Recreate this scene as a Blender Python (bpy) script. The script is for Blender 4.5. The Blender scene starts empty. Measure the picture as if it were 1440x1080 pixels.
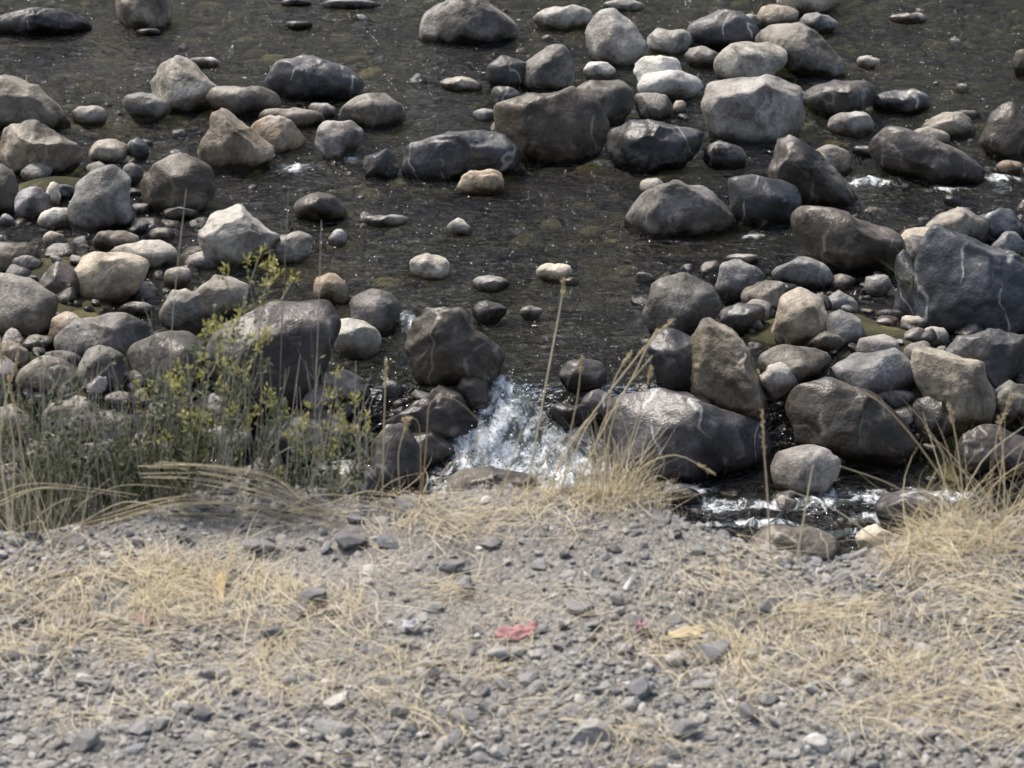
import bpy, bmesh, math, random
import numpy as np
from mathutils import Vector
rng=np.random.default_rng(7); random.seed(7)
scene=bpy.context.scene
# ------------------------------------------------------------ camera frame
H=6.5; PH=math.radians(22); K=0.2309
FW=np.array([0,math.cos(PH),-math.sin(PH)]); UP=np.array([0,math.sin(PH),math.cos(PH)]); RT=np.array([1.0,0,0])
CAM=np.array([0,0,H])
def ray(u,v): return FW+RT*(u-720)/720*K+UP*(540-v)/720*K
def at_z(u,v,z):
    d=ray(u,v); t=(z-H)/d[2]; return CAM+d*t,t
def at_y(u,v,y):
    d=ray(u,v); t=y/d[1]; return CAM+d*t,t
# ------------------------------------------------------------ noise
perm=np.arange(256); np.random.default_rng(3).shuffle(perm); val=np.random.default_rng(4).random(256)*2-1
def vn(P):
    i=np.floor(P).astype(np.int64); f=P-i; u=f*f*(3-2*f); r=0
    for dx in (0,1):
        wx=u[:,0] if dx else 1-u[:,0]
        for dy in (0,1):
            wy=u[:,1] if dy else 1-u[:,1]
            for dz in (0,1):
                wz=u[:,2] if dz else 1-u[:,2]
                h=perm[(perm[(perm[(i[:,0]+dx)&255]+i[:,1]+dy)&255]+i[:,2]+dz)&255]
                r=r+wx*wy*wz*val[h]
    return r
def fbm(P,o=3,g=.5):
    r=0;a=1
    for k in range(o): r=r+a*vn(P*(2.03**k)+17.3*k); a*=g
    return r
def fb2(x,y,s,o=3,z=0.5,g=.5):
    return fbm(np.stack([x*s,y*s,np.full_like(x,z)],1),o,g)
def sst(x,a,b):
    t=np.clip((x-a)/(b-a),0,1); return t*t*(3-2*t)
# ------------------------------------------------------------ levels
def wl(x,y): return -0.5+0.5*sst(np.asarray(y,float)+0*np.asarray(x,float),15.45,16.1)
def on_water(u,v):
    d=ray(u,v)
    for t in np.arange(10,60,0.04):
        p=CAM+d*t
        if p[2]<=float(wl(p[0],p[1])): return p,t
    return p,t
EP=[(-2500,740),(-800,745),(0,757),(190,738),(250,692),(330,684),(480,694),(560,704),(650,703),(880,706),(940,735),(1040,785),(1120,803),(1200,803),(1290,757),(1440,744),(2200,735),(4000,740)]
ex=[(u-720)*0.00164 for u,v in EP]; ey=[]
for u,v in EP:
    ey.append(2.2/math.tan(PH+math.atan((v-540)/720*K)))
def edge(x): 
    e=np.interp(x,ex,ey)
    return e
BARS=[(1150,470,170,50,.42),(1350,560,140,60,.42),(60,420,150,100,.42),(150,560,220,60,.4),(450,620,130,60,.3),(1320,370,100,40,.4),(80,270,120,50,.35),(1100,130,120,60,.25),(350,190,110,50,.2)]
barsW=[]
for u,v,ru,rv,a in BARS:
    p,t=on_water(u,v); s=t*K/720; barsW.append((p[0],p[1],ru*s,rv*s/0.37,a))
def terrain(x,y):
    x=np.asarray(x,float); y=np.asarray(y,float)
    e=edge(x)+0.035*fb2(x,y*0,9,3)
    top=4.3+0.022*fb2(x,y,2.2,3)+0.008*fb2(x,y,14,2)+0.006*np.clip(4-y,0,3)
    d=np.clip(y-e,0,None)
    slope=0.42*np.clip(d,0,.08)+0.78*np.clip(d-.08,0,None)
    bank=top-slope+0.06*sst(d,0,1)*fb2(x,y,1.3,4,3.1)
    bed=wl(x,y)-0.33+0.08*fb2(x,y,1.2,3,8)
    for bx,by,rx,ry,a in barsW:
        bed=bed+a*np.exp(-((x-bx)/rx)**2-((y-by)/ry)**2)
    bed=np.minimum(bed,wl(x,y)+0.12)
    hs=.20+.16*sst(x,-6,10)
    hill=np.clip(y-39-2*fb2(x,y*0,.05,2),0,None)*hs
    hill=np.where(hill>45,45+(hill-45)*.1,hill)
    bed=bed+hill*(1+.15*fb2(x,y,.06,3))
    return np.maximum(bank,bed)
# ------------------------------------------------------------ mesh helper
def mk(name,V,F,mat,smooth=True,attrs=None,parent=None,loc=None):
    V=np.asarray(V,np.float32); F=np.asarray(F,np.int32); n=F.shape[1]
    me=bpy.data.meshes.new(name); me.vertices.add(len(V)); me.vertices.foreach_set('co',V.ravel())
    me.loops.add(F.size); me.loops.foreach_set('vertex_index',F.ravel())
    me.polygons.add(len(F)); me.polygons.foreach_set('loop_start',np.arange(len(F),dtype=np.int32)*n)
    me.update(calc_edges=True)
    me.polygons.foreach_set('use_smooth',np.full(len(F),bool(smooth)))
    for k,a in (attrs or {}).items():
        at=me.attributes.new(k,'FLOAT','POINT'); at.data.foreach_set('value',np.asarray(a,np.float32).ravel())
    me.materials.append(mat); me.validate()
    ob=bpy.data.objects.new(name,me); scene.collection.objects.link(ob)
    if parent: ob.parent=parent
    if loc is not None: ob.location=loc
    return ob
def ico(sub):
    bm=bmesh.new(); bmesh.ops.create_icosphere(bm,subdivisions=sub,radius=1)
    V=np.array([v.co[:] for v in bm.verts]); F=np.array([[v.index for v in f.verts] for f in bm.faces]); bm.free()
    V/=np.linalg.norm(V,axis=1)[:,None]
    return V,F
ICO={s:ico(s) for s in (1,2,3,4,5)}
# ------------------------------------------------------------ node helper
def newmat(name):
    m=bpy.data.materials.new(name); m.use_nodes=True; nt=m.node_tree; nt.nodes.clear(); return m,nt
class NB:
    def __init__(s,nt): s.nt=nt
    def n(s,t,**k):
        nd=s.nt.nodes.new(t)
        for a,b in k.items(): setattr(nd,a,b)
        return nd
    def l(s,a,b): s.nt.links.new(a,b)
    def inp(s,sock,v):
        if hasattr(v,'is_output'): s.l(v,sock)
        else: sock.default_value=v
    def math(s,op,a,b=0.0,c=None,clamp=False):
        nd=s.n('ShaderNodeMath',operation=op); nd.use_clamp=clamp
        s.inp(nd.inputs[0],a); s.inp(nd.inputs[1],b)
        if c is not None: s.inp(nd.inputs[2],c)
        return nd.outputs[0]
    def mix(s,f,a,b,bt='MIX'):
        nd=s.n('ShaderNodeMix',data_type='RGBA',blend_type=bt)
        s.inp(nd.inputs[0],f); 
        for i,v in ((6,a),(7,b)):
            if not hasattr(v,'is_output') and len(v)==3: v=(*v,1)
            s.inp(nd.inputs[i],v)
        return nd.outputs[2]
    def noise(s,vec,sc,det=4,rough=.55,dist=0):
        nd=s.n('ShaderNodeTexNoise'); nd.inputs['Scale'].default_value=sc; nd.inputs['Detail'].default_value=det
        nd.inputs['Roughness'].default_value=rough; nd.inputs['Distortion'].default_value=dist; s.l(vec,nd.inputs['Vector']); return nd.outputs[0]
    def ramp(s,f,stops,interp='LINEAR'):
        nd=s.n('ShaderNodeValToRGB'); cr=nd.color_ramp; cr.interpolation=interp
        while len(cr.elements)<len(stops): cr.elements.new(.5)
        for e,(p,c) in zip(cr.elements,stops):
            e.position=p; e.color=(*c,1) if hasattr(c,'__len__') else (c,c,c,1)
        s.inp(nd.inputs[0],f); return nd.outputs[0]
    def mr(s,v,a,b,c=0.,d=1.):
        nd=s.n('ShaderNodeMapRange'); s.inp(nd.inputs[0],v)
        for i,q in enumerate((a,b,c,d)): nd.inputs[i+1].default_value=q
        return nd.outputs[0]
    def bump(s,h,st,dist,normal=None):
        nd=s.n('ShaderNodeBump'); nd.inputs['Strength'].default_value=st; nd.inputs['Distance'].default_value=dist
        s.l(h,nd.inputs['Height'])
        if normal is not None: s.l(normal,nd.inputs['Normal'])
        return nd.outputs[0]
    def attr(s,name): return s.n('ShaderNodeAttribute',attribute_name=name).outputs['Fac']
    def out(s,sh):
        o=s.n('ShaderNodeOutputMaterial'); s.l(sh,o.inputs[0])
    def pr(s,col,rough,normal=None,spec=.5):
        p=s.n('ShaderNodeBsdfPrincipled'); s.inp(p.inputs['Base Color'],col if hasattr(col,'is_output') else (*col,1)); s.inp(p.inputs['Roughness'],rough)
        s.inp(p.inputs['Specular IOR Level'],spec)
        if normal is not None: s.l(normal,p.inputs['Normal'])
        return p.outputs[0]
def rock_mat(name,c1,c2,c3,vein=.25,sc=2.5,tone=False,up_amt=.26,stain=.55,lich=.35,rgh=.58,bmp=.42):
    m,nt=newmat(name); b=NB(nt)
    tc=b.n('ShaderNodeTexCoord'); oi=b.n('ShaderNodeObjectInfo')
    off=b.math('MULTIPLY',oi.outputs['Random'],60.0)
    va=b.n('ShaderNodeVectorMath',operation='ADD'); b.l(tc.outputs['Object'],va.inputs[0]); b.l(off,va.inputs[1]); vec=va.outputs[0]
    n1=b.noise(vec,sc,4,.58,.4)
    col=b.ramp(n1,[(.33,c1),(.5,c2),(.64,c3)])
    if tone:
        tn=b.attr('tone'); col2=b.ramp(tn,[(0,(.03,.030,.032)),(.25,(.07,.064,.057)),(.4,(.13,.128,.127)),(.55,(.18,.155,.122)),(.78,(.31,.288,.25)),(1,(.56,.52,.45))])
        col=b.mix(.8,col,col2)
    n2=b.noise(vec,sc*9,3,.7)
    col=b.mix(1.0,col,b.ramp(n2,[(.32,.66),(.5,1.0),(.68,1.24)]),'MULTIPLY')
    n5=b.noise(vec,sc*1.1,4,.66,1.2)
    col=b.mix(b.math('MULTIPLY',b.ramp(n5,[(.56,0.),(.63,1.)]),lich),col,(.50,.475,.43))
    col=b.mix(b.math('MULTIPLY',b.ramp(n5,[(.37,1.),(.47,0.)]),stain),col,(.05,.042,.033))
    w=b.n('ShaderNodeTexWave'); w.inputs['Scale'].default_value=.7; w.inputs['Distortion'].default_value=11; w.inputs['Detail'].default_value=3; w.inputs['Detail Scale'].default_value=1.6
    b.l(vec,w.inputs['Vector'])
    vm=b.math('MULTIPLY',b.ramp(w.outputs[1],[(.975,0.),(1.,1.)]),b.ramp(n1,[(.47,0.),(.56,1.)]))
    col=b.mix(b.math('MULTIPLY',vm,vein),col,(.60,.585,.55))
    rnd=oi.outputs['Random']
    br=b.mr(rnd,0,1,.66,1.16)
    hs=b.n('ShaderNodeHueSaturation'); b.l(br,hs.inputs['Value']); b.l(col,hs.inputs['Color']); col=hs.outputs[0]
    r2_=b.math('FRACT',b.math('MULTIPLY',rnd,7.31))
    col=b.mix(1.,col,b.ramp(r2_,[(0,(1.14,1.0,.82)),(.25,(1.05,1.,.92)),(.6,(1.,1.,.99)),(1,(.98,.97,1.04))]),'MULTIPLY')
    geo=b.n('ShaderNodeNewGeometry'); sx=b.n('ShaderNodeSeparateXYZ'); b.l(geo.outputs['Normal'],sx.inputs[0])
    dust=b.math('MULTIPLY',b.mr(sx.outputs[2],.35,.95,0,up_amt),b.mr(n1,.38,.6,0,1))  # paler colour mixed in on upward-facing parts, broken up by noise
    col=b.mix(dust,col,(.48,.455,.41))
    hg=b.math('ADD',b.attr('hgt'),b.math('MULTIPLY',b.math('SUBTRACT',n1,.5),.3))
    dry=b.mr(hg,.035,.13)
    wet=b.mix(1.0,col,(.25,.225,.195),'MULTIPLY')
    col=b.mix(dry,wet,col)
    rough=b.mr(dry,0,1,.15,rgh)
    hgt=b.math('ADD',b.noise(vec,sc*2.2,4,.62),b.math('MULTIPLY',n2,.2))
    nrm=b.bump(hgt,bmp,.09)
    b.out(b.pr(col,rough,nrm,.5)); return m
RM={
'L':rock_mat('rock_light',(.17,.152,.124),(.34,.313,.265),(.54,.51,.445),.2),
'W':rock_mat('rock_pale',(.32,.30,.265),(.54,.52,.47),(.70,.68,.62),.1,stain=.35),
'M':rock_mat('rock_mid',(.070,.062,.052),(.145,.132,.112),(.28,.257,.22),.3,up_amt=.25),
'D':rock_mat('rock_dark',(.021,.020,.020),(.046,.043,.043),(.092,.087,.085),.5,up_amt=.08,lich=.12,rgh=.42,stain=.3,bmp=.3),
'B':rock_mat('rock_slate',(.030,.032,.039),(.062,.066,.078),(.12,.125,.139),.8,up_amt=.10,lich=.10,rgh=.44,stain=.3,bmp=.3),
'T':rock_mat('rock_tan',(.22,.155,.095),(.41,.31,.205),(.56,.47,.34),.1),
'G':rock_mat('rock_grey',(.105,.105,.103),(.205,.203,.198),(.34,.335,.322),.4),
'N':rock_mat('rock_brown',(.028,.024,.020),(.060,.052,.044),(.118,.105,.09),.3,up_amt=.12,lich=.14,rgh=.43,stain=.35,bmp=.32),
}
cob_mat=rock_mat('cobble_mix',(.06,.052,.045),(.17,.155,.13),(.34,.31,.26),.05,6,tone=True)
# ------------------------------------------------------------ boulders
def polyR(pts,n=120):
    pts=np.array(pts,float); R=[]
    for k in range(n):
        a=2*math.pi*k/n-math.pi; d=np.array([math.cos(a),math.sin(a)]); best=0
        for i in range(len(pts)):
            p=pts[i]; q=pts[(i+1)%len(pts)]; e=q-p
            den=d[0]*e[1]-d[1]*e[0]
            if abs(den)<1e-12: continue
            t=(p[0]*e[1]-p[1]*e[0])/den; s=(p[0]*d[1]-p[1]*d[0])/den
            if t>0 and -1e-6<=s<=1+1e-6: best=max(best,t)
        R.append(best)
    R=np.array(R)
    for _ in range(2): R=(np.roll(R,1)+2*R+np.roll(R,-1))/4
    return R
cnt=0
def boulder(pts,tone,kind='r',base=None):
    global cnt; cnt+=1; rs=np.random.default_rng(100+cnt)
    pts=np.array(pts,float); x0,y0=pts.min(0); x1,y1=pts.max(0); cx=(x0+x1)/2; cy=(y0+y1)/2
    P,t=on_water(cx,y1); w=float(wl(P[0],P[1]))
    s=t*K/720; a=(x1-x0)/2*s; hh=(y1-y0)/2*s
    b=min(max(.8*a,hh*.8),hh*2.3)
    C,t=at_y(cx,cy,P[1]+.6*b); s=t*K/720
    L=np.stack([(pts[:,0]-cx)*s,(cy-pts[:,1])*s],1); L[:,1]=np.where(L[:,1]<0,L[:,1]*1.28,L[:,1])
    R=polyR(L)*1.05
    sub=5 if (x1-x0)>110 else (4 if (x1-x0)>40 else 3)
    V0,F=ICO[sub]; V=V0.copy()
    ang=np.arctan2(V[:,2],V[:,0]); an=np.linspace(-math.pi,math.pi,121); Ri=np.interp(ang,an,np.append(R,R[0]))
    off=rs.random(3)*90
    V=V*(1+.10*fbm(V*1.3+off,2))[:,None]
    nf=9 if kind=='r' else 18
    for k in range(nf):
        n=rs.normal(size=3); n[1]=-abs(n[1])*1.3-.25 if k%3 else n[1]
        n/=np.linalg.norm(n); d=rs.uniform(.76,.94) if kind=='r' else rs.uniform(.62,.9)
        q=V@n-d; V=V-np.outer(np.where(q>0,q*.93,0),n)
    V=V*(1+.03*fbm(V*3.2+off,3,.5)+(.03 if kind=='a' else .006)*fbm(V*10+off,3,.6))[:,None]
    if kind=='a':
        rg=1-np.abs(vn(V*3.1+off)); V=V*(1+.07*(rg-.5))[:,None]
    Wp=np.outer(V[:,0]*Ri,RT)+np.outer(V[:,2]*Ri,UP)+np.outer(V[:,1]*b,FW)
    hg=Wp[:,2]+C[2]-w
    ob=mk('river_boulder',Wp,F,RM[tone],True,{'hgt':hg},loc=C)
def box(x0,y0,x1,y1,tone,kind='r',base=None):
    rs=np.random.default_rng(int(x0*7+y0*13)%99991+5); n=11; e=rs.uniform(1.8,2.5); pts=[]; ph=rs.uniform(0,6)
    sk=rs.uniform(-.28,.28)
    for k in range(n):
        a=2*math.pi*(k+rs.uniform(-.3,.3))/n; c=math.cos(a); s=math.sin(a)
        r=(abs(c)**e+abs(s)**e)**(-1/e)*(1+.07*math.sin(2*a+ph)+rs.uniform(-.08,.08))
        X=c*r; Y=s*r
        X*=1-sk*Y; Y*=1+sk*.6*X
        pts.append((X,Y))
    p=np.array(pts); p=(p-p.min(0))/(p.max(0)-p.min(0))
    p[:,0]=x0+p[:,0]*(x1-x0); p[:,1]=y1-p[:,1]*(y1-y0)
    boulder(p,tone,kind,base)
POLY=[
([(597,50),(595,20),(612,0),(640,-8),(680,0),(712,22),(731,38),(722,52),(680,60),(630,60)],'M','r'),
([(828,75),(827,45),(842,18),(865,16),(892,38),(912,62),(910,78),(880,90),(845,86)],'L','r'),
([(1066,50),(1085,36),(1130,36),(1165,60),(1188,88),(1180,104),(1140,108),(1100,90),(1070,75)],'G','r'),
([(988,150),(1000,118),(1040,105),(1085,113),(1120,128),(1126,160),(1112,185),(1060,198),(1005,190)],'L','r'),
([(697,150),(730,138),(800,128),(838,148),(850,180),(835,210),(800,230),(750,225),(700,190)],'N','r'),
([(565,230),(580,205),(640,185),(680,185),(725,200),(755,218),(740,238),(680,245),(610,255),(572,248)],'B','a'),
([(856,185),(880,168),(930,168),(985,190),(985,210),(970,238),(920,244),(870,225),(856,205)],'D','a'),
([(1233,200),(1250,180),(1300,190),(1350,215),(1382,238),(1375,254),(1320,256),(1260,240),(1235,220)],'N','r'),
([(1070,235),(1082,195),(1110,192),(1160,222),(1195,255),(1206,280),(1190,290),(1140,285),(1090,262)],'N','a'),
([(877,305),(905,272),(945,254),(985,265),(1020,290),(1040,308),(1015,322),(950,332),(895,325)],'M','r'),
([(1113,310),(1125,290),(1170,292),(1225,310),(1265,335),(1278,355),(1262,380),(1215,388),(1160,365),(1120,335)],'N','r'),
([(-30,150),(-20,112),(20,106),(50,118),(80,145),(96,168),(80,178),(30,182),(-20,180)],'L','r'),
([(208,110),(220,85),(250,78),(290,100),(314,125),(300,150),(270,160),(225,150)],'L','a'),
([(373,115),(395,88),(440,80),(490,98),(513,118),(500,132),(450,142),(395,142)],'B','r'),
([(280,205),(295,160),(318,152),(350,180),(385,205),(388,222),(350,236),(300,242),(282,228)],'L','a'),
([(196,255),(215,225),(255,218),(295,235),(304,265),(280,290),(230,298),(200,280)],'M','r'),
([(283,335),(295,300),(330,288),(375,305),(396,330),(375,355),(350,378),(305,370)],'L','a'),
([(290,500),(320,450),(380,428),(450,430),(483,455),(470,500),(440,545),(380,575),(320,560)],'N','r'),
([(565,520),(580,450),(600,436),(660,438),(695,470),(707,500),(690,535),(620,548),(570,540)],'N','a'),
([(850,600),(865,560),(930,550),(1000,560),(1060,590),(1077,625),(1060,655),(980,668),(890,672),(860,640)],'D','r'),
([(965,540),(975,480),(995,447),(1030,465),(1055,500),(1085,545),(1092,572),(1060,586),(1000,570)],'M','a'),
([(1102,580),(1120,540),(1165,532),(1230,560),(1275,595),(1293,625),(1270,645),(1190,640),(1125,620)],'N','r'),
([(907,440),(920,400),(960,388),(1000,405),(1012,430),(980,465),(930,480)],'M','r'),
([(1088,460),(1098,420),(1125,405),(1155,420),(1165,455),(1150,482),(1105,488)],'L','r'),
([(1284,520),(1290,490),(1330,487),(1380,515),(1400,550),(1390,590),(1350,600),(1310,565)],'L','r'),
([(1298,430),(1300,350),(1318,322),(1370,325),(1420,350),(1460,380),(1460,460),(1400,468),(1320,465)],'B','a'),
([(1258,430),(1262,360),(1275,352),(1290,380),(1306,440),(1290,447)],'B','a'),
([(-10,215),(5,175),(50,168),(85,190),(118,210),(105,235),(50,248),(0,240)],'M','a'),
([(100,290),(108,262),(130,240),(160,235),(182,255),(190,290),(188,315),(130,322),(105,310)],'G','r'),
]
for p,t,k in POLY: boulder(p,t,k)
BX="""160 -20 240 40 M r;-10 12 130 52 D a;750 8 832 42 L r;912 40 975 75 L r;970 15 1065 70 B r;1065 8 1120 40 L r;1125 18 1180 48 G r;1008 57 1105 118 L r
1090 -20 1182 20 W r;888 72 970 125 W a;895 100 990 142 W r;962 66 1012 96 G r;735 65 818 125 M a;685 80 742 125 B r;820 87 866 112 W r;795 114 893 172 G r;690 122 735 152 D r
620 108 676 128 L r;665 153 700 170 L r;893 133 946 170 G r;945 142 965 160 L r;510 210 560 253 D a;990 197 1047 238 D a;1128 112 1230 168 N a;1220 125 1310 162 B a;1165 158 1228 192 L r
1205 78 1238 96 W r;1250 18 1306 32 L r;1296 160 1370 195 L r;1380 145 1450 220 N r;1280 178 1335 205 L r;1338 155 1380 168 L r;1343 118 1362 130 W r;1400 226 1440 248 T r;1425 70 1450 108 M r
1130 205 1200 245 L r;1025 248 1125 318 B r;898 250 935 275 L r;645 238 706 274 T a;628 307 664 330 W r;576 357 634 391 W r;757 370 805 395 W r;788 390 815 402 L r
103 149 150 177 G r;175 130 237 172 G r;267 80 308 94 L r;290 122 392 165 M r;350 163 432 215 T a;365 152 455 180 M r;435 145 473 167 L r;480 130 570 180 M r;443 168 511 223 L r
125 194 180 228 L r;180 193 210 226 B r;65 253 85 290 W a;22 265 70 310 G r;-15 232 25 300 M r;52 290 105 320 W r;-10 340 55 390 M r;130 325 195 354 M r;158 339 247 378 W r;95 353 205 425 L r
385 325 438 370 L r;412 270 485 312 N r;462 323 488 346 W r;510 302 572 318 L r;232 375 270 405 L r;215 405 293 470 L a;268 388 345 445 L r;-20 390 75 478 M r;68 440 118 490 T r;85 442 205 512 M r
55 370 110 435 N r;180 468 290 555 N r;112 488 180 560 M r;435 385 490 425 T r;490 405 567 470 M a;463 448 534 503 L r;665 423 712 457 D r;732 430 762 450 G r;545 540 680 625 N a
515 595 590 690 N a;430 525 515 555 M r;365 580 510 655 N r;635 655 750 712 N a;440 650 540 700 G a;640 530 690 580 N r;785 505 850 550 D r;1008 367 1073 425 G r;1045 395 1105 440 M r
1160 410 1205 445 G r;1163 438 1217 492 G r;1010 425 1075 470 D r;1085 362 1172 405 G r;1065 487 1170 540 M r;1068 508 1120 560 L r;1175 490 1285 560 G r;1277 555 1355 620 N r
1330 458 1450 545 D a;1398 538 1450 600 M r;1085 630 1180 697 L r;1205 738 1275 795 L a;1050 740 1190 805 N r;930 682 985 712 N r;1265 443 1305 467 L a;1305 295 1400 350 G a;1360 295 1450 345 B a
1260 320 1320 365 L r;1215 385 1255 415 G r;1130 465 1200 495 M r;1022 357 1065 373 L r;665 388 718 410 M r;1230 690 1330 745 D r;1325 600 1450 680 D a;850 0 905 15 L r;230 290 280 310 N r
165 425 215 445 G r;910 465 990 545 D r;30 470 80 500 M r;-10 480 40 520 M r;20 500 110 560 M r;440 0 540 12 G r;270 555 360 610 N r;60 560 150 620 G r;190 560 270 620 M r;560 600 640 660 N r
820 548 870 600 D r;770 566 838 604 D r;1040 20 1075 40 G r;170 228 200 262 M r;395 0 440 8 N r;1355 640 1400 670 N r;1090 400 1125 425 D r;1215 545 1285 580 L r;1125 -25 1180 0 G r;400 30 440 42 N r;190 40 230 50 N r
1200 205 1235 222 N r;1395 325 1440 365 G r;0 300 20 318 G r;205 320 245 338 M r;60 325 90 350 L r"""
for ln in BX.replace('\n',';').split(';'):
    q=ln.split()
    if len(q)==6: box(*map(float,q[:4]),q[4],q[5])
# ------------------------------------------------------------ stone batches
def variants(sub,n,seed,ang=10,lo=.5,hi=.85):
    V0,F=ICO[sub]; out=[]; rs=np.random.default_rng(seed)
    for i in range(n):
        V=V0*(1+.16*fbm(V0*1.4+rs.random(3)*80,2))[:,None]
        for k in range(ang):
            m=rs.normal(size=3); m/=np.linalg.norm(m); d=rs.uniform(lo,hi); q=V@m-d; V=V-np.outer(np.where(q>0,q,0),m)
        V/=np.abs(V).max(0); out.append(V)
    return np.array(out),F
def batch(var,F,pos,size,tilt,tone,seed=1):
    rs=np.random.default_rng(seed); N=len(pos); n=var.shape[1]
    V=var[rs.integers(0,len(var),N)]*size[:,None,:]
    ax=rs.normal(size=N)*tilt; ay=rs.normal(size=N)*tilt; az=rs.uniform(0,6.283,N)
    def rot(V,a,i,j):
        c=np.cos(a)[:,None]; s=np.sin(a)[:,None]; W=V.copy(); W[:,:,i]=c*V[:,:,i]-s*V[:,:,j]; W[:,:,j]=s*V[:,:,i]+c*V[:,:,j]; return W
    V=rot(V,az,0,1); V=rot(V,ax,1,2); V=rot(V,ay,0,2)
    V=V+pos[:,None,:]
    FF=(F[None]+(np.arange(N)*n)[:,None,None]).reshape(-1,3)
    return V.reshape(-1,3),FF,np.repeat(tone,n)
def river_scatter(u0,v0,u1,v1,N,smin,smax,rise,seed,tlo=.0,thi=1.):
    rs=np.random.default_rng(seed); us=rs.uniform(u0,u1,N); vs=rs.uniform(v0,v1,N)
    c=np.array([on_water(u,v)[0] for u,v in zip(us,vs)])
    x=c[:,0]; y=c[:,1]
    s=smin*(smax/smin)**(rs.random(N)**1.6)
    sz=np.stack([s*rs.uniform(.8,1.25,N),s*rs.uniform(.7,1.,N),s*rs.uniform(.45,.8,N)],1)
    g=terrain(x,y); z=np.maximum(g+sz[:,2]*rise,wl(x,y)-sz[:,2]*rs.uniform(-.1,.9,N))
    return np.stack([x,y,z],1),sz,rs.uniform(tlo,thi,N)**1.15
var3,F3=variants(3,20,11,9,.68,.93)
P=[];S=[];T=[]
for a in [(-150,225,300,560,260,.04,.2,.3,1),(900,365,1480,600,230,.04,.17,.4,2),(-150,540,660,700,220,.05,.2,.4,3,0,.7),(-100,0,1500,240,80,.03,.13,.0,4),(850,600,1500,800,40,.04,.14,.0,5),(1180,280,1500,420,60,.04,.15,.3,6),(150,130,560,330,40,.03,.12,0,7)]:
    p,s,t=river_scatter(*a); P.append(p);S.append(s);T.append(t)
P=np.vstack(P);S=np.vstack(S);T=np.concatenate(T)
k=~((P[:,0]>-.5)&(P[:,0]<.66)&(P[:,1]>14.8)&(P[:,1]<16.3)); P=P[k];S=S[k];T=T[k]
V,F,tn=batch(var3,F3,P,S,.3,T,5)
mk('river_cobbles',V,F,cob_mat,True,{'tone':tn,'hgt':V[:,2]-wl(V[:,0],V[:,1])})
# cobbles lying on the river bed
N=4200; x=rng.uniform(-10,10,N); y=rng.uniform(13,38,N); s=.05*(5)**(rng.random(N)**1.7)
S=np.stack([s,s*.8,s*.45],1); z=terrain(x,y)+S[:,2]*.1; z=np.minimum(z,wl(x,y)-.05-S[:,2])
var2,F2=variants(2,16,12,7,.75,.95)
V,F,tn=batch(var2,F2,np.stack([x,y,z],1),S,.2,rng.uniform(0,1,N)**1.4,6)
bm_,nt=newmat('bed_cobble'); b=NB(nt); tc=b.n('ShaderNodeTexCoord').outputs['Object']
col=b.ramp(b.attr('tone'),[(0,(.028,.030,.018)),(.4,(.085,.085,.046)),(.75,(.17,.155,.072)),(.93,(.32,.27,.125)),(1,(.48,.43,.30))])
col=b.mix(1.,col,b.ramp(b.noise(tc,14,3,.7),[(.3,.6),(.7,1.2)]),'MULTIPLY')
b.out(b.pr(col,.6)); mk('riverbed_stones',V,F,bm_,True,{'tone':tn})
# ------------------------------------------------------------ terrain sheet
def axis(segs):
    return np.concatenate([np.arange(a,b_,st) for a,b_,st in segs])
xs=axis([(-400,-60,20),(-60,-12,2),(-12,-1.7,.15),(-1.7,1.7,.016),(1.7,12,.15),(12,60,2),(60,401,20)])
ys=axis([(-200,-10,10),(-10,3,.5),(3,5.4,.016),(5.4,12,.12),(12,36,.09),(36,60,1.5),(60,200,8),(200,701,50)])
def grid(xs,ys,fz):
    X,Y=np.meshgrid(xs,ys); x=X.ravel();y=Y.ravel(); z=fz(x,y); nx=len(xs); ny=len(ys)
    i=np.arange(nx-1)[None]+nx*np.arange(ny-1)[:,None]; i=i.ravel()
    return np.stack([x,y,z],1),np.stack([i,i+1,i+nx+1,i+nx],1)
V,F=grid(xs,ys,terrain)
gm,nt=newmat('ground_mix'); b=NB(nt); geo=b.n('ShaderNodeNewGeometry'); pos=geo.outputs['Position']; sx=b.n('ShaderNodeSeparateXYZ'); b.l(pos,sx.inputs[0])
dirt=b.ramp(b.noise(pos,3.5,4,.65),[(.3,(.21,.19,.165)),(.5,(.30,.278,.245)),(.7,(.38,.35,.305))])
nf_=b.noise(pos,60,4,.75)
dirt=b.mix(1.,dirt,b.ramp(nf_,[(.3,.55),(.5,1.),(.7,1.35)]),'MULTIPLY')
vo=b.n('ShaderNodeTexVoronoi'); vo.inputs['Scale'].default_value=110; b.l(pos,vo.inputs['Vector'])
peb=b.ramp(vo.outputs['Color'],[(.2,(.12,.122,.127)),(.6,(.29,.283,.268)),(.9,(.46,.44,.40))])
dirt=b.mix(.5,dirt,peb)
bed=b.ramp(b.noise(pos,1.0,4,.6),[(.32,(.020,.022,.012)),(.5,(.068,.068,.034)),(.66,(.16,.14,.06))])
vb=b.n('ShaderNodeTexVoronoi'); vb.inputs['Scale'].default_value=6; b.l(pos,vb.inputs['Vector'])
bed=b.mix(.4,bed,b.ramp(vb.outputs['Color'],[(.2,(.022,.023,.015)),(.7,(.09,.085,.05)),(.95,(.25,.21,.10))]))
hillc=b.ramp(b.noise(pos,.25,5,.7),[(.35,(.02,.028,.014)),(.5,(.05,.055,.03)),(.65,(.15,.13,.09))])
dirt=b.mix(b.mr(sx.outputs[2],1.0,3.6,.55,0),dirt,(.09,.08,.065))
col=b.mix(b.mr(sx.outputs[2],.1,1.2),bed,dirt)
col=b.mix(b.mr(sx.outputs[1],37,42),col,hillc)
h=b.math('ADD',nf_,b.math('MULTIPLY',vo.outputs['Distance'],-.8))
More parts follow.
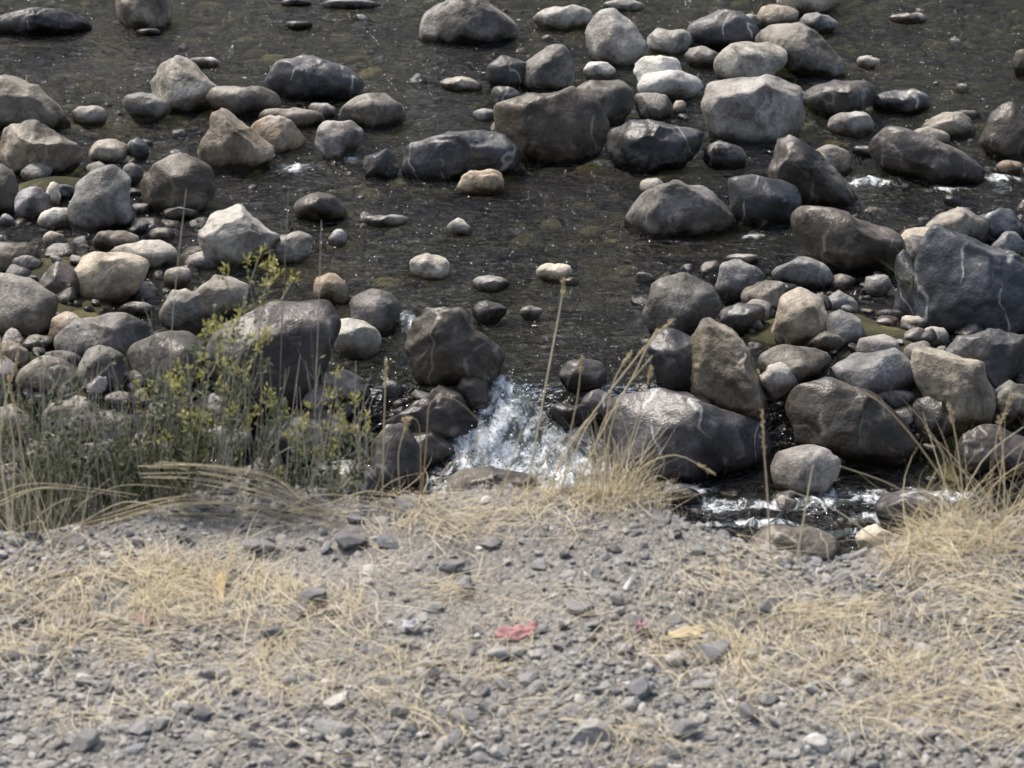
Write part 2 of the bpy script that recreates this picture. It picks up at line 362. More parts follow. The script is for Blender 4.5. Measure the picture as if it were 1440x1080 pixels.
b.out(b.pr(col,.92,b.bump(h,.8,.014),.2))
mk('ground',V,F,gm,True)
# ------------------------------------------------------------ water sheet
FO=[(700,539,24,8,1.),(712,560,28,12,1.),(725,588,36,12,1.),(688,626,42,14,1.15),(740,622,30,10,.9),(770,650,62,12,1.25),(812,626,20,12,.85),(735,668,95,13,1.15),(652,652,24,14,1.),(808,682,50,8,1.15),(640,688,44,8,.9),(1000,712,60,6,.8),(1110,713,70,5,.85),(1220,708,60,6,.95),(1310,702,52,8,1.1),(620,685,28,10,.9),(410,237,28,7,.7),(1225,257,34,8,.75),(1400,252,28,6,.95),(572,455,10,14,.9),(850,232,34,6,.6),(1270,730,70,6,.75),(960,690,40,6,.7),(490,225,22,6,.5),(1060,742,70,6,.7),(1160,755,60,5,.6),(1180,696,50,5,.7),(1420,240,30,5,.6),(1060,335,20,4,.4),(690,165,20,4,.4),(1330,270,30,5,.5),(845,578,20,10,.5)]
fw=[]
for u,v,ru,rv,a in FO:
    p,t=on_water(u,v); s=t*K/720; fw.append((p[0],p[1],ru*s,rv*s/.42,a))
def foam(x,y):
    f=np.zeros_like(x)
    for bx,by,rx,ry,a in fw: f=np.maximum(f,a*np.exp(-(((x-bx)/rx)**2+((y-by)/ry)**2)*.8))
    return f
def water(x,y):
    f=foam(x,y); lo=1-sst(y,15.6,16.6)
    z=wl(x,y)+(.010+.018*lo)*fb2(x,y*1.6,3.2,4,2.)
    rd=1-2*np.abs(fb2(x,y*.6,6,2,4.))
    z=z+f*(.04*rd+.055*fb2(x,y*.7,5,3,4.)+.014*fb2(x,y,18,3,5.,.6))
    return z
xs=axis([(-400,-40,30),(-40,-9,1),(-9,-1.6,.06),(-1.6,1.8,.02),(1.8,9,.06),(9,40,1),(40,401,30)])
ys=axis([(8,13,.5),(13,15.0,.04),(15.0,16.4,.016),(16.4,34,.06),(34,46,1)])
V,F=grid(xs,ys,water)
wm,nt=newmat('river_water'); b=NB(nt); geo=b.n('ShaderNodeNewGeometry'); pos=geo.outputs['Position']
mp=b.n('ShaderNodeMapping'); mp.inputs['Scale'].default_value=(1,1.5,1); b.l(pos,mp.inputs[0]); pv=mp.outputs[0]
h=b.math('ADD',b.noise(pv,2.6,3,.6,.8),b.math('MULTIPLY',b.noise(pv,9,3,.62,.6),.7))
nrm=b.bump(h,1.,.19)
fr=b.n('ShaderNodeFresnel'); fr.inputs[0].default_value=1.42; b.l(nrm,fr.inputs[1])
gl=b.n('ShaderNodeBsdfGlossy'); gl.inputs['Roughness'].default_value=.05; b.l(nrm,gl.inputs['Normal'])
tr=b.n('ShaderNodeBsdfTransparent'); b.l(b.ramp(b.noise(pos,.7,2,.6),[(.35,(.30,.33,.27)),(.65,(.74,.72,.50))]),tr.inputs[0])
m1=b.n('ShaderNodeMixShader'); b.l(b.math('MULTIPLY',fr.outputs[0],1.6,clamp=True),m1.inputs[0]); b.l(tr.outputs[0],m1.inputs[1]); b.l(gl.outputs[0],m1.inputs[2])
fm=b.attr('foam')
ae=b.n('ShaderNodeBsdfDiffuse'); ae.inputs[0].default_value=(.20,.245,.25,1)
m0=b.n('ShaderNodeMixShader'); b.l(b.mr(fm,.25,1.0,0,.55),m0.inputs[0]); b.l(m1.outputs[0],m0.inputs[1]); b.l(ae.outputs[0],m0.inputs[2])
mp2=b.n('ShaderNodeMapping'); mp2.inputs['Scale'].default_value=(1.,.62,1); b.l(pos,mp2.inputs[0])
fn=b.noise(mp2.outputs[0],7,6,.7,.7); fn2=b.noise(pos,34,4,.7,.3)
ff_=b.math('ADD',b.math('MULTIPLY',fn,.8),b.math('MULTIPLY',fn2,.2))
fac=b.mr(b.math('ADD',b.math('MULTIPLY',fm,.46),b.math('MULTIPLY',b.math('SUBTRACT',ff_,.5),4.2)),.18,.72)
fac=b.math('MULTIPLY',b.math('MULTIPLY',fac,b.mr(fm,.06,.45),clamp=True),.95)
fs=b.n('ShaderNodeBsdfDiffuse'); b.l(b.ramp(fn2,[(.35,(.66,.70,.74)),(.6,(.92,.93,.94))]),fs.inputs[0]); b.l(b.bump(ff_,.5,.04),fs.inputs['Normal'])
m2=b.n('ShaderNodeMixShader'); b.l(fac,m2.inputs[0]); b.l(m0.outputs[0],m2.inputs[1]); b.l(fs.outputs[0],m2.inputs[2])
b.out(m2.outputs[0])
mk('river_water',V,F,wm,True,{'foam':foam(V[:,0].astype(float),V[:,1].astype(float))})
rs=np.random.default_rng(8); n=420; x=rs.uniform(-.5,.65,n); y=rs.uniform(15.2,16.1,n); fo=foam(x,y); kk=rs.random(n)<fo; x=x[kk];y=y[kk];n=len(x)
P=np.stack([x,y,water(x,y)+rs.exponential(.03,n)],1); s=rs.uniform(.002,.008,n)
v1,f1=variants(1,4,5,2,.8,.9); V,F,tn=batch(v1,f1,P,np.stack([s,s,s*1.3],1),.4,np.ones(n),3)
sm_,nt=newmat('spray_white'); b=NB(nt); b.out(b.pr((.82,.84,.86),.6,None,.2)); mk('river_spray',V,F,sm_,True)
# ------------------------------------------------------------ gravel
def gravel_mat():
    m,nt=newmat('gravel_chips'); b=NB(nt); tc=b.n('ShaderNodeTexCoord').outputs['Object']
    col=b.ramp(b.attr('tone'),[(0,(.085,.088,.096)),(.2,(.175,.178,.187)),(.45,(.265,.264,.26)),(.65,(.34,.328,.305)),(.85,(.44,.425,.395)),(1,(.66,.64,.60))])
    col=b.mix(1.,col,b.ramp(b.noise(tc,90,3,.7),[(.3,.7),(.7,1.25)]),'MULTIPLY')
    col=b.mix(b.math('MULTIPLY',b.mr(b.noise(tc,8,3),.4,.65),.4),col,(.355,.325,.28))
    b.out(b.pr(col,.8,None,.3)); return m
gmat=gravel_mat()
def place(N,y0,y1,smin,smax,pw,seed,sub,nv,ang,lo,hi):
    rs=np.random.default_rng(seed); x=rs.uniform(-1.9,1.9,N); y=rs.uniform(y0,y1,N)
    e=edge(x); keep=(y<e+.25)
    dens=.6+.8*fb2(x,y,2.6,3,9.)+.6*sst(4.15-y,-.2,.4)
    keep&=rs.random(N)<np.clip(dens,.15,1)
    x=x[keep];y=y[keep];n=len(x)
    s=smin*(smax/smin)**(rs.random(n)**pw)
    S=np.stack([s*rs.uniform(.8,1.3,n),s*rs.uniform(.6,1.,n),s*rs.uniform(.3,.7,n)],1)
    z=terrain(x,y)+S[:,2]*rs.uniform(.0,.7,n)
    var,F=variants(sub,nv,seed,ang,lo,hi)
    tone=np.clip(rs.normal(.48,.22,n),0,1)
    return batch(var,F,np.stack([x,y,z],1),S,.4,tone,seed)
parts=[place(32000,3.1,5.1,.004,.012,1.4,21,1,24,6,.5,.85),place(5600,3.1,5.1,.009,.024,1.9,22,2,24,9,.5,.8)]
V1,F1,t1=parts[0];V2,F2_,t2=parts[1]
mk('gravel',np.vstack([V1,V2]),np.vstack([F1,F2_+len(V1)]),gmat,False,{'tone':np.concatenate([t1,t2])})
def gstone(u,v,w,h,tone):
    y=2.2/math.tan(PH+math.atan((v-540)/720*K)); p,t=at_y(u,v,y); s=t*K/720
    return p[0],p[1],w*s/2,h*s/2,tone
GS=[(380,900,44,38,.05),(490,760,64,30,.12),(545,762,46,24,.2),(440,842,64,26,.1),(575,718,44,24,.25),(655,830,42,34,.4),(474,1000,40,28,.97),(1005,925,56,44,.3),(1080,865,44,30,.08),(520,805,30,18,.9),(360,768,56,24,.3),(650,1015,44,30,.35),(830,1045,64,44,.6),(500,730,34,20,.2),(815,865,40,30,.35),(300,950,36,26,.25),(1010,730,44,22,.4),(15,875,36,22,.6),(1240,890,34,24,.3),(960,1040,44,34,.4),(560,1010,38,28,.45),(1150,1060,44,28,.95),(200,1030,40,26,.4),(740,970,40,26,.35),(470,1040,54,34,.5),(640,800,48,22,.15),(700,930,38,26,.5),(1210,960,34,26,.25),(120,1045,44,30,.3),(340,1050,40,28,.6),(1050,1020,44,30,.2),(1300,1050,44,30,.35),(420,865,50,24,.12),(880,920,36,24,.5),(760,800,34,20,.3),(690,770,36,20,.25),(600,945,40,26,.55),(900,985,44,28,.2)]
q=np.array([gstone(*g) for g in GS]); vv,ff=variants(3,12,77,12,.5,.85)
S=np.stack([q[:,2],q[:,2]*.8,q[:,3]*.9],1); Pz=terrain(q[:,0],q[:,1])+S[:,2]*.5
V,F,tn=batch(vv,ff,np.stack([q[:,0],q[:,1],Pz],1),S,.2,q[:,4],9)
mk('shoulder_stones',V,F,gmat,False,{'tone':tn})
# ------------------------------------------------------------ grass / straw
def straw_mat(name,stops,tl=.3):
    m,nt=newmat(name); b=NB(nt); col=b.ramp(b.attr('tone'),stops)
    p=b.n('ShaderNodeBsdfDiffuse'); b.l(col,p.inputs[0]); t=b.n('ShaderNodeBsdfTranslucent'); b.l(col,t.inputs[0])
    mx=b.n('ShaderNodeMixShader'); mx.inputs[0].default_value=tl; b.l(p.outputs[0],mx.inputs[1]); b.l(t.outputs[0],mx.inputs[2]); b.out(mx.outputs[0]); return m
smat=straw_mat('dry_straw',[(0,(.30,.23,.14)),(.4,(.54,.455,.305)),(.8,(.73,.65,.47)),(1,(.81,.75,.59))])
def blades(base,az,el,bend,L,W,tone,Kk=5,seed=0,curl=.15):
    N=len(base); rs=np.random.default_rng(seed); p=base.copy(); pts=[p.copy()]; a=az.copy(); cur=rs.normal(size=N)*curl
    for k in range(Kk):
        e=el-bend*(k/Kk); d=np.stack([np.cos(a)*np.cos(e),np.sin(a)*np.cos(e),np.sin(e)],1)
        p=p+d*(L/Kk)[:,None]; pts.append(p.copy()); a=a+cur
    pts=np.array(pts).transpose(1,0,2)
    tw=rs.uniform(0,3.14,N); side=np.stack([-np.sin(az)*np.cos(tw),np.cos(az)*np.cos(tw),np.sin(tw)],1)
    side=np.where(np.abs(el)[:,None]<.4,np.stack([-np.sin(az),np.cos(az),.3*np.sin(tw)],1),side)
    wk=np.array([1,1,.9,.75,.5,.15])[:Kk+1]
    o=side[:,None,:]*(W[:,None]*wk[None]*.5)[:,:,None]
    V=np.stack([pts-o,pts+o],2).reshape(-1,3)
    i=(np.arange(N)*(Kk+1)*2)[:,None]+np.arange(Kk)[None]*2; i=i.ravel()
    return V,np.stack([i,i+1,i+3,i+2],1),np.repeat(tone,(Kk+1)*2)
def gpt(u,v):
    y=2.2/math.tan(PH+math.atan((v-540)/720*K)); p,t=at_y(u,v,y); return p[0],p[1]
def join(parts):
    V=[];F=[];T=[];o=0
    for v,f,t in parts: V.append(v);F.append(f+o);T.append(t);o+=len(v)
    return np.vstack(V),np.vstack(F),np.concatenate(T)
rs=np.random.default_rng(55)
PT=[(60,835,170,30,850),(300,825,120,38,620),(60,925,110,40,200),(240,895,150,45,300),(420,930,110,50,340),(400,975,120,30,240),(640,735,120,22,280),(820,715,80,14,360),(720,880,200,60,220),(1200,865,170,35,430),(1380,800,110,30,850),(1320,930,150,50,560),(1180,975,140,45,430),(1100,930,90,35,280),(960,895,80,40,200),(1380,1035,90,30,260),(900,1040,70,30,120),(580,760,80,30,180),(150,990,180,50,120),(880,790,160,30,160),(720,960,800,160,700),(1290,780,60,20,280)]
B=[]
for u,v,ru,rv,n in PT:
    x0,y0=gpt(u,v); sx_=ru*.0016; sy_=rv*.0034
    nc=max(3,n//25); cx=x0+rs.normal(size=nc)*sx_*.8; cy=y0+rs.normal(size=nc)*sy_*.8; ii=rs.integers(0,nc,n)
    B.append(np.stack([cx[ii]+rs.normal(size=n)*.035,cy[ii]+rs.normal(size=n)*.035],1))
B=np.vstack(B); B=B[(B[:,1]<edge(B[:,0])+.03)]; n=len(B)
base=np.stack([B[:,0],B[:,1],terrain(B[:,0],B[:,1])+rs.uniform(.006,.022,n)],1)
flow=fb2(B[:,0],B[:,1],5,2,6.)*2.5+.3
az=flow+rs.normal(size=n)*.55+np.where(rs.random(n)<.5,0,math.pi)
parts=[blades(base,az,rs.uniform(-.03,.30,n),rs.uniform(0,.45,n),.03+.15*rs.random(n)**1.5,rs.uniform(.0008,.0022,n),np.clip(rs.normal(.66,.22,n),0,1),5,1)]
TF=[(300,830,30,24,45),(320,800,40,20,50),(120,850,80,20,50),(640,905,20,14,20),(560,985,30,12,25),(1000,880,40,20,35),(1050,870,40,20,35),(1170,930,40,20,40),(910,860,20,10,20),(450,930,50,16,30),(700,1000,60,12,20),(1290,960,60,30,40),(400,985,30,10,20),(1230,1000,30,14,25),(905,1060,30,14,16)]
for u,v,ru,rv,n in TF:
    x0,y0=gpt(u,v); x=x0+rs.normal(size=n)*ru*.001; y=y0+rs.normal(size=n)*rv*.002
    base=np.stack([x,y,terrain(x,y)],1)
    parts.append(blades(base,rs.uniform(0,6.28,n),rs.uniform(.7,1.5,n),rs.uniform(.1,1.1,n),rs.uniform(.04,.12,n),rs.uniform(.001,.002,n),np.clip(rs.normal(.7,.2,n),0,1),5,int(u)))
V,F,T=join(parts); mk('dry_straw_litter',V,F,smat,True,{'tone':T})
def tuft(u,v,spread,n,Lr,az0,azs,elr,seed,bend=(.1,.9)):
    rs=np.random.default_rng(seed); x0,y0=gpt(u,v); x=x0+rs.normal(size=n)*spread; y=y0+rs.normal(size=n)*spread*.5+.02
    base=np.stack([x,y,terrain(x,y)-.005],1)
    return blades(base,az0+rs.normal(size=n)*azs,rs.uniform(*elr,n),rs.uniform(*bend,n),rs.uniform(*Lr,n),rs.uniform(.001,.0025,n),np.clip(rs.normal(.64,.22,n),0,1),5,seed)
def tube(pts,r0,r1,ns=4):
    pts=np.array(pts,float); out=[]; n=len(pts)
    for i in range(n-1):
        p0=pts[max(i-1,0)];p1=pts[i];p2=pts[i+1];p3=pts[min(i+2,n-1)]
        for k in range(4):
            t=k/4; out.append(.5*((2*p1)+(-p0+p2)*t+(2*p0-5*p1+4*p2-p3)*t*t+(-p0+3*p1-3*p2+p3)*t**3))
    out.append(pts[-1]); Pp=np.array(out); m=len(Pp)
    tg=np.gradient(Pp,axis=0); tg/=np.linalg.norm(tg,axis=1)[:,None]+1e-9
    a=np.cross(tg,[.3,1,.2]); a/=np.linalg.norm(a,axis=1)[:,None]+1e-9; c=np.cross(tg,a)
    r=np.linspace(r0,r1,m)
    V=np.stack([Pp+(a*math.cos(q)+c*math.sin(q))*r[:,None] for q in np.arange(ns)*2*math.pi/ns],1).reshape(-1,3)
    F=[[k*ns+j,k*ns+(j+1)%ns,(k+1)*ns+(j+1)%ns,(k+1)*ns+j] for k in range(m-1) for j in range(ns)]
    return V,np.array(F),Pp
def leafq(P,D,L,W,tone,seed=0):
    rs=np.random.default_rng(seed); D=D/np.linalg.norm(D,axis=1)[:,None]; S_=np.cross(D,rs.normal(size=D.shape)); S_/=np.linalg.norm(S_,axis=1)[:,None]
    Nn=np.cross(D,S_); n=len(P)
    a=P; m=P+D*(L*.5)[:,None]; t=P+D*L[:,None]-Nn*(L*.12)[:,None]
    l=m+S_*(W*.5)[:,None]+Nn*(W*.15)[:,None]; r=m-S_*(W*.5)[:,None]+Nn*(W*.15)[:,None]
    V=np.stack([a,l,t,r],1).reshape(-1,3); i=np.arange(n)*4
    return V,np.stack([i,i+1,i+2,i+3],1),np.repeat(tone,4)
def stalk(pts,yp,head=0,lean=0,r=.0016,tone=.6,seed=0):
    """one tall dry stem rooted in the bank crest; head = share of the stem carrying spikelets"""
    n=len(pts); W=[at_y(u,v,yp+lean*k/(n-1))[0] for k,(u,v) in enumerate(pts)]
    g=float(terrain(np.array([W[0][0]]),np.array([W[0][1]]))[0]); W[0][2]=min(W[0][2],g)-.01
    V,F,Pp=tube(W,r,r*.6); parts=[(V,F,np.full(len(V),tone))]
    if head>0:
        rs=np.random.default_rng(seed); m=len(Pp); k0=min(int(m*(1-head)),m-3); N=60; idx=rs.uniform(k0,m-1.01,N); i=idx.astype(int); f=(idx-i)[:,None]
        Q=Pp[i]*(1-f)+Pp[i+1]*f; D=Pp[i+1]-Pp[i]; D/=np.linalg.norm(D,axis=1)[:,None]; D=D+rs.normal(size=D.shape)*.35
        parts.append(leafq(Q,D,rs.uniform(.008,.016,N),rs.uniform(.002,.0045,N),np.clip(rs.normal(.5,.15,N),0,1),seed))
    return parts
ST=[([(737,707),(755,610),(775,500),(788,430),(793,395)],.22,.9),([(800,700),(850,600),(890,530),(915,480),(945,452)],.25,.8),([(760,705),(800,630),(850,560),(885,515),(925,465)],.2,.8),
([(537,700),(540,600),(543,508)],.2,.7),([(592,705),(600,620),(606,566),(640,562),(682,600)],0,.25),([(1118,800),(1135,700),(1143,655)],.0,.9),([(1085,790),(1078,680),(1075,640),(1072,580)],.35,.7),
([(1380,745),(1330,680),(1280,610),(1230,560),(1185,545)],0,.6),([(1360,748),(1348,640),(1335,570)],.15,.8),([(1412,745),(1412,660),(1405,590)],.12,.9),([(1260,775),(1180,720),(1110,690)],0,.9),
([(865,705),(900,660),(950,640),(1000,664)],.15,.7),([(820,705),(850,640),(872,560),(918,500)],0,.8),([(845,705),(860,600),(880,545)],0,.8),([(830,700),(835,640),(850,590),(870,570)],0,.9),
([(850,705),(880,640),(905,560),(915,520)],.1,.8),([(905,712),(890,640),(868,560)],0,.9),([(780,705),(820,610),(840,580)],0,.95),([(640,700),(660,640),(680,600)],0,.6),([(590,640),(590,600),(570,590)],.3,.4),
([(870,705),(920,670),(945,680)],0,.9),([(735,705),(770,640),(800,610)],0,.8),([(1325,755),(1380,650),(1440,600)],0,.9),([(1430,748),(1380,690),(1340,650)],0,.8),([(1290,765),(1300,700),(1318,660)],0,.8),
([(700,705),(722,640),(735,600)],0,.8),([(790,705),(800,620),(812,560),(818,505)],.15,.7),([(860,705),(850,620),(862,540),(885,500)],.1,.8),([(1340,750),(1270,690),(1180,655)],0,.8),([(1440,745),(1400,640),(1420,560)],.1,.7),([(1390,745),(1350,700),(1290,690)],0,.8),([(840,705),(830,660),(800,625)],0,.9),([(880,708),(905,640),(930,600)],0,.9),
([(1300,765),(1330,660),(1300,600)],0,.8),([(1405,745),(1440,690),(1470,600)],0,.8),([(1345,750),(1400,680),(1440,650)],0,.8),([(770,705),(790,640),(825,590)],0,.9),([(810,705),(840,650),(860,640)],0,.9),([(565,705),(560,640),(575,590)],.1,.7),([(610,705),(625,660),(655,640)],0,.8),([(500,698),(505,640),(498,600)],.1,.7),([(690,705),(680,650),(655,640)],0,.8)]
parts=[]
for k,(p,h,t) in enumerate(ST): 
    yp=float(edge(np.array([(p[0][0]-720)*.00164]))[0])-.02
    parts+=stalk(p,yp,h,random.uniform(-.05,.08),.0021 if k<12 else .0015,t,k)
parts.append(tuft(860,708,.07,190,(.06,.24),1.2,1.1,(.8,1.5),31)); parts.append(tuft(800,706,.09,80,(.04,.13),2,1.5,(.4,1.4),32))
parts.append(tuft(900,716,.05,70,(.04,.13),0.6,1.,(.4,1.4),34)); parts.append(tuft(640,706,.12,50,(.03,.12),1.5,1.5,(.5,1.4),35))
V,F,T=join(parts); mk('tall_dry_grass',V,F,smat,True,{'tone':T})
parts=[tuft(1380,775,.12,150,(.10,.36),.5,.9,(.15,1.3),41),tuft(1300,790,.08,80,(.06,.2),.3,1.2,(.1,1.),42),tuft(1430,790,.1,120,(.1,.34),.8,1.,(.1,1.2),43)]
V,F,T=join(parts); mk('dry_grass_clump',V,F,smat,True,{'tone':T})
parts=[]
for k in range(40):
    o=random.uniform(-1,1); q=random.uniform(-12,12)
    if k<15: pts=[(225+q*2.6,662+o*13),(300+q,668+o*14+q*.5),(380,684+o*18),(430+q,712+o*12),(485+q,735+o*6)]
    elif k<26: pts=[(60+q*3,765+o*8),(150,728+o*9),(230,706+o*8),(300+q*2,703+o*5),(420+q*3,742+o*8)]
    else:
        u=random.uniform(-40,420); pts=[(u,740+o*30),(u+60,722+o*34+q),(u+120,716+o*36),(u+200,728+o*30+q)]
    W=[at_y(u,v,4.64+random.uniform(-.05,.04))[0] for u,v in pts]
    W=[np.array([w[0],w[1],max(w[2],float(terrain(np.array([w[0]]),np.array([w[1]]))[0])+.004)]) for w in W]
    V,F,_=tube(W,random.uniform(.0009,.002),.0007); parts.append((V,F,np.full(len(V),random.uniform(.5,1.))))
V,F,T=join(parts); mk('bent_dead_straw',V,F,smat,True,{'tone':T})
parts=[tuft(5,765,.05,50,(.1,.40),1.8,.6,(1.,1.5),51,(.05,.5)),tuft(60,772,.09,50,(.06,.22),1.2,1.2,(.6,1.4),52)]
parts+=stalk([(14,760),(20,640),(8,560),(0,480)],4.6,.1,0,.0021,.9,1)+stalk([(45,760),(32,640),(12,530)],4.62,.1,0,.002,.8,2)+stalk([(-5,760),(2,600),(25,500)],4.62,.1,0,.002,.8,3)
V,F,T=join(parts); mk('dry_grass_clump',V,F,smat,True,{'tone':T})
# ------------------------------------------------------------ shrubs
stem_m=straw_mat('shrub_stem',[(0,(.16,.13,.10)),(.5,(.34,.31,.265)),(1,(.60,.57,.51))],.1)
leaf_m=straw_mat('shrub_leaf',[(0,(.045,.055,.032)),(.4,(.105,.13,.075)),(.75,(.20,.23,.14)),(1,(.36,.38,.28))])
flow_m=straw_mat('shrub_flower',[(0,(.30,.30,.09)),(.5,(.52,.49,.17)),(1,(.72,.67,.34))])
def shrub(name,stems,seed):
    rs=np.random.default_rng(seed); sp=[];LP=[];LD=[];FP=[];FD=[]
    for (bu,bv,tu,tv,lf,fl) in stems:
        yb=4.72+rs.uniform(-.02,.35); yt=yb+rs.uniform(-.08,.1)
        Bp=at_y(bu,bv,yb)[0]; Bp=np.array([Bp[0],Bp[1],float(terrain(Bp[:1],Bp[1:2])[0])-.02]); Tp=at_y(tu,tv,yt)[0]
        m=(Bp+Tp)/2+rs.normal(size=3)*.018; m2=Bp*.25+Tp*.75+rs.normal(size=3)*.015
        V,F,Pp=tube([Bp,m,m2,Tp],rs.uniform(.0012,.0024),.0007); sp.append((V,F,np.full(len(V),rs.uniform(.2,1))))
        H_=np.linalg.norm(Tp-Bp); paths=[(Pp,1.)]
        for k in range(rs.integers(3,7)):
            i=rs.integers(3,len(Pp)-2); d=(Pp[i+1]-Pp[i]); d/=np.linalg.norm(d); o=rs.normal(size=3); o[2]=abs(o[2])*.5; o/=np.linalg.norm(o)
            L=H_*rs.uniform(.1,.28); q1=Pp[i]+(d*.6+o*.7)*L*.5; q2=Pp[i]+(d*1.15+o*.8)*L
            v,f,pp=tube([Pp[i],q1,q2],.001,.0005); sp.append((v,f,np.full(len(v),rs.uniform(.2,1)))); paths.append((pp,.5))
        for pp,w in paths:
            nl=int(lf*w*rs.uniform(.7,1.2)); 
            if nl>0:
                ii=rs.integers(0,len(pp)-1,nl); ff=rs.random(nl)[:,None]; Q=pp[ii]*(1-ff)+pp[ii+1]*ff; o=rs.normal(size=(nl,3)); o[:,2]+=.5
                LP.append(Q+rs.normal(size=(nl,3))*.004);LD.append(o)
            if fl and rs.random()<fl:
                nf=rs.integers(7,14); Q=np.repeat(pp[-1][None],nf,0)+rs.normal(size=(nf,3))*.008; o=rs.normal(size=(nf,3))*.7; o[:,2]+=1.; FP.append(Q);FD.append(o)
                Q=pp[-3:][rs.integers(0,3,6)]; o=rs.normal(size=(6,3))*.8; o[:,2]+=.6; FP.append(Q);FD.append(o)
    par=bpy.data.objects.new(name,None); scene.collection.objects.link(par)
    V,F,T=join(sp); mk('stems',V,F,stem_m,True,{'tone':T},par)
    P_=np.vstack(LP);D_=np.vstack(LD);n=len(P_)
    V,F,T=leafq(P_,D_,rs.uniform(.009,.023,n),rs.uniform(.006,.012,n),np.clip(rs.normal(.52,.27,n),0,1),seed); mk('leaves',V,F,leaf_m,False,{'tone':T},par)
    if FP:
        P_=np.vstack(FP);D_=np.vstack(FD);n=len(P_)
        V,F,T=leafq(P_,D_,rs.uniform(.010,.022,n),rs.uniform(.003,.0065,n),np.clip(rs.normal(.55,.25,n),0,1),seed+1); mk('flower_heads',V,F,flow_m,False,{'tone':T},par)
r2=random.Random(5)
st=[(300,740,368,352,18,1.),(290,740,345,420,18,.8),(270,740,300,470,22,.8),(310,740,330,455,18,.6),(255,740,240,530,26,.8),(265,740,285,505,26,.8),(240,740,215,560,26,.6),(320,740,315,545,26,.6),(290,740,265,585,30,.5),(330,740,345,520,18,.5),(350,740,380,400,8,.7),(280,740,318,520,26,.6)]
for k in range(22):
    bu=r2.uniform(190,370); st.append((bu,745,bu+r2.uniform(-40,40),r2.uniform(530,680),30,.15))
shrub('yellow_flowering_shrub',st,61)
st=[]
for k in range(85):
    bu=r2.uniform(-60,250); st.append((bu,760,bu+r2.uniform(-30,30),r2.uniform(570,700) if k%4 else r2.uniform(490,600),28 if k%4 else 10,.0))
shrub('grey_leaved_shrub',st,62)
st=[(440,715,480,585,14,1.),(430,715,470,550,10,1.),(420,715,425,600,14,.7),(455,715,500,560,6,.5),(400,715,405,580,10,.3),(390,715,385,560,8,.1),(470,715,512,600,5,.3),(440,715,445,500,3,0)]
for k in range(14):
    bu=r2.uniform(340,500); st.append((bu,715,bu+r2.uniform(-20,30),r2.uniform(610,680),14,.1))
shrub('small_flowering_shrub',st,63)
parts=[]
SK=[(390,700,395,500,406,262),(440,700,446,500,452,310),(250,720,240,500,262,265),(140,720,135,560,150,440),(60,720,70,560,40,470),(215,720,235,560,200,420),(345,700,330,540,352,470),(165,720,180,620,170,540),(500,700,505,610,515,540),(475,700,478,600,470,520),(105,720,95,600,110,520),(380,700,375,600,372,540)]
for bu,bv,mu,mv,tu,tv in SK:
    y=4.8+r2.uniform(0,.15); a=at_y(bu,bv,y)[0]; a[2]=float(terrain(a[:1],a[1:2])[0])-.01
    V,F,_=tube([a,at_y(mu,mv,y+.02)[0],at_y(tu,tv,y)[0]],.0014,.0007); parts.append((V,F,np.full(len(V),r2.uniform(.4,1))))
for k in range(180):
    bu=r2.uniform(-60,520); y=4.70+r2.uniform(0,.25); a=at_y(bu,735,y)[0]; a[2]=float(terrain(a[:1],a[1:2])[0])-.01
    tu=bu+r2.uniform(-45,45); tv=r2.uniform(490,680)
    V,F,_=tube([a,at_y((bu+tu)/2+r2.uniform(-8,8),(735+tv)/2,y)[0],at_y(tu,tv,y)[0]],.0013,.0006); parts.append((V,F,np.full(len(V),r2.uniform(.6,1))))
V,F,T=join(parts); mk('bare_twigs',V,F,stem_m,True,{'tone':T})
c=on_water(1285,440)[0]; n=60; rs=np.random.default_rng(3); base=np.stack([c[0]+rs.normal(size=n)*.04,c[1]+rs.normal(size=n)*.04-.15,np.full(n,.2)],1)
V,F,T=blades(base,rs.uniform(0,6.28,n),rs.uniform(.9,1.5,n),rs.uniform(.1,.8,n),rs.uniform(.2,.5,n),rs.uniform(.006,.011,n),rs.uniform(0,1,n),5,3)
gg=straw_mat('green_blade',[(0,(.07,.09,.03)),(1,(.20,.22,.09))]); mk('green_grass_sprig',V,F,gg,True,{'tone':T})
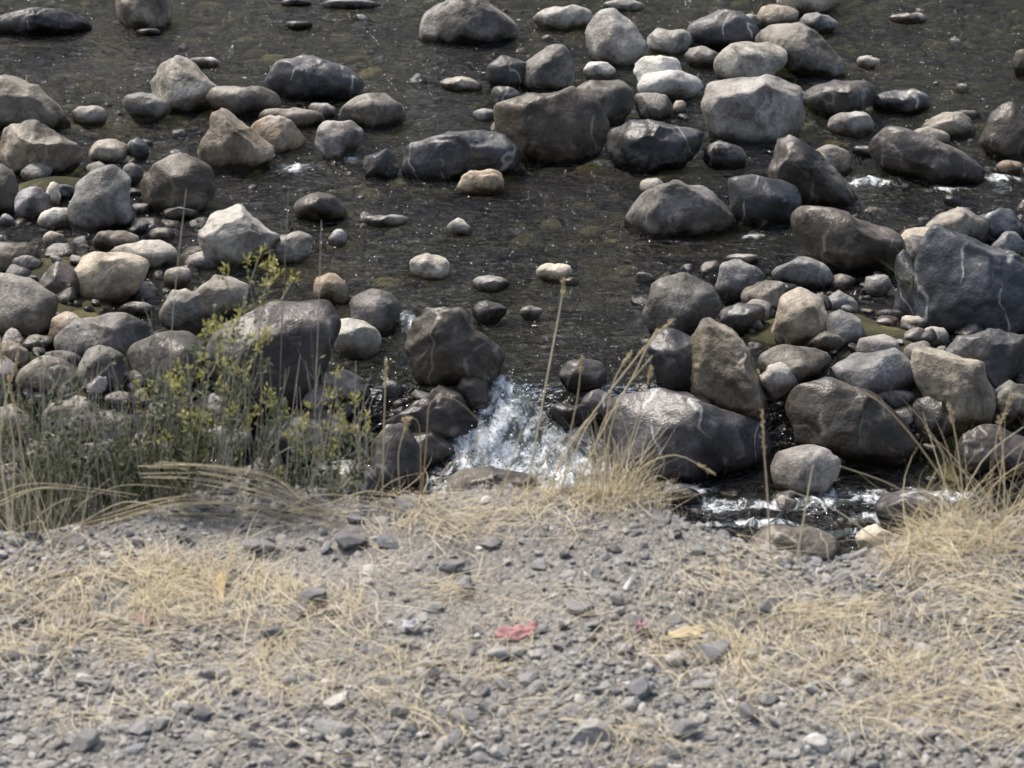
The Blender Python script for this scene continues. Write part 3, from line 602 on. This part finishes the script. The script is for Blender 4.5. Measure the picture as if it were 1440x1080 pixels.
# ------------------------------------------------------------ litter
def litter(name,u,v,w,d,col,seed,thick=.004):
    x0,y0=gpt(u,v); s=.0013
    nx,ny=22,14; X,Y=np.meshgrid(np.linspace(-1,1,nx),np.linspace(-1,1,ny)); X=X.ravel();Y=Y.ravel()
    th=np.arctan2(Y,X); rr=1+.32*fb2(np.cos(th)*1.3+seed*3.7,np.sin(th)*1.3,1.,3)
    x=x0+X*rr*w*s/2; y=y0+Y*rr*d/2+.15*(x-x0); z=float(terrain(np.array([x0]),np.array([y0]))[0])+.018+thick*2.2*fb2(X+seed,Y,2.2,3)+.25*(y-y0)
    i=np.arange(nx-1)[None]+nx*np.arange(ny-1)[:,None]; i=i.ravel(); F=np.stack([i,i+1,i+nx+1,i+nx],1)
    m,nt=newmat(name+'_mat'); b=NB(nt); tc=b.n('ShaderNodeTexCoord').outputs['Object']
    c=b.mix(b.mr(b.noise(tc,60,5,.7),.3,.7),col,tuple(q*.65 for q in col)); b.out(b.pr(c,.7))
    ob=mk(name,np.stack([x,y,z],1),F,m,True); sm=ob.modifiers.new('s','SOLIDIFY'); sm.thickness=.0015
litter('red_paper_scrap',728,903,58,.036,(.50,.25,.24),1,.003)
litter('pink_paper_scrap',902,894,18,.025,(.45,.29,.28),2)
litter('yellow_wood_chip',962,902,54,.024,(.66,.54,.32),3,.002)
litter('yellow_wood_chip',310,830,14,.08,(.66,.50,.26),4,.002)
litter('brick_fragment',200,872,26,.07,(.36,.26,.21),5,.004)
litter('white_paper_scrap',578,895,22,.022,(.62,.62,.64),6)
# ------------------------------------------------------------ light, camera
S=Vector((-0.36,0.36,0.86)).normalized()
sun=bpy.data.lights.new('sun','SUN'); sun.energy=3.9; sun.angle=math.radians(4.0); sun.color=(1,.95,.88)
so=bpy.data.objects.new('sun',sun); scene.collection.objects.link(so); so.rotation_euler=S.to_track_quat('Z','Y').to_euler()
w=bpy.data.worlds.new('World'); scene.world=w; w.use_nodes=True; nt=w.node_tree; bg=nt.nodes['Background']
sk=nt.nodes.new('ShaderNodeTexSky'); sk.sky_type='NISHITA'; sk.sun_disc=False; sk.sun_elevation=math.asin(S.z); sk.sun_rotation=math.atan2(S.x,S.y); sk.dust_density=4.5; sk.air_density=1.2
nt.links.new(sk.outputs[0],bg.inputs[0]); bg.inputs[1].default_value=.15
cam=bpy.data.cameras.new('camera'); co=bpy.data.objects.new('camera',cam); scene.collection.objects.link(co); scene.camera=co
co.location=(0,0,H); co.rotation_euler=(math.pi/2-PH,0,0); cam.sensor_width=36; cam.lens=18/K; cam.clip_end=2000; cam.clip_start=.1
cam.dof.use_dof=True; cam.dof.focus_distance=12.5; cam.dof.aperture_fstop=9
scene.view_settings.view_transform='Standard'; scene.view_settings.look='None'; scene.view_settings.exposure=0
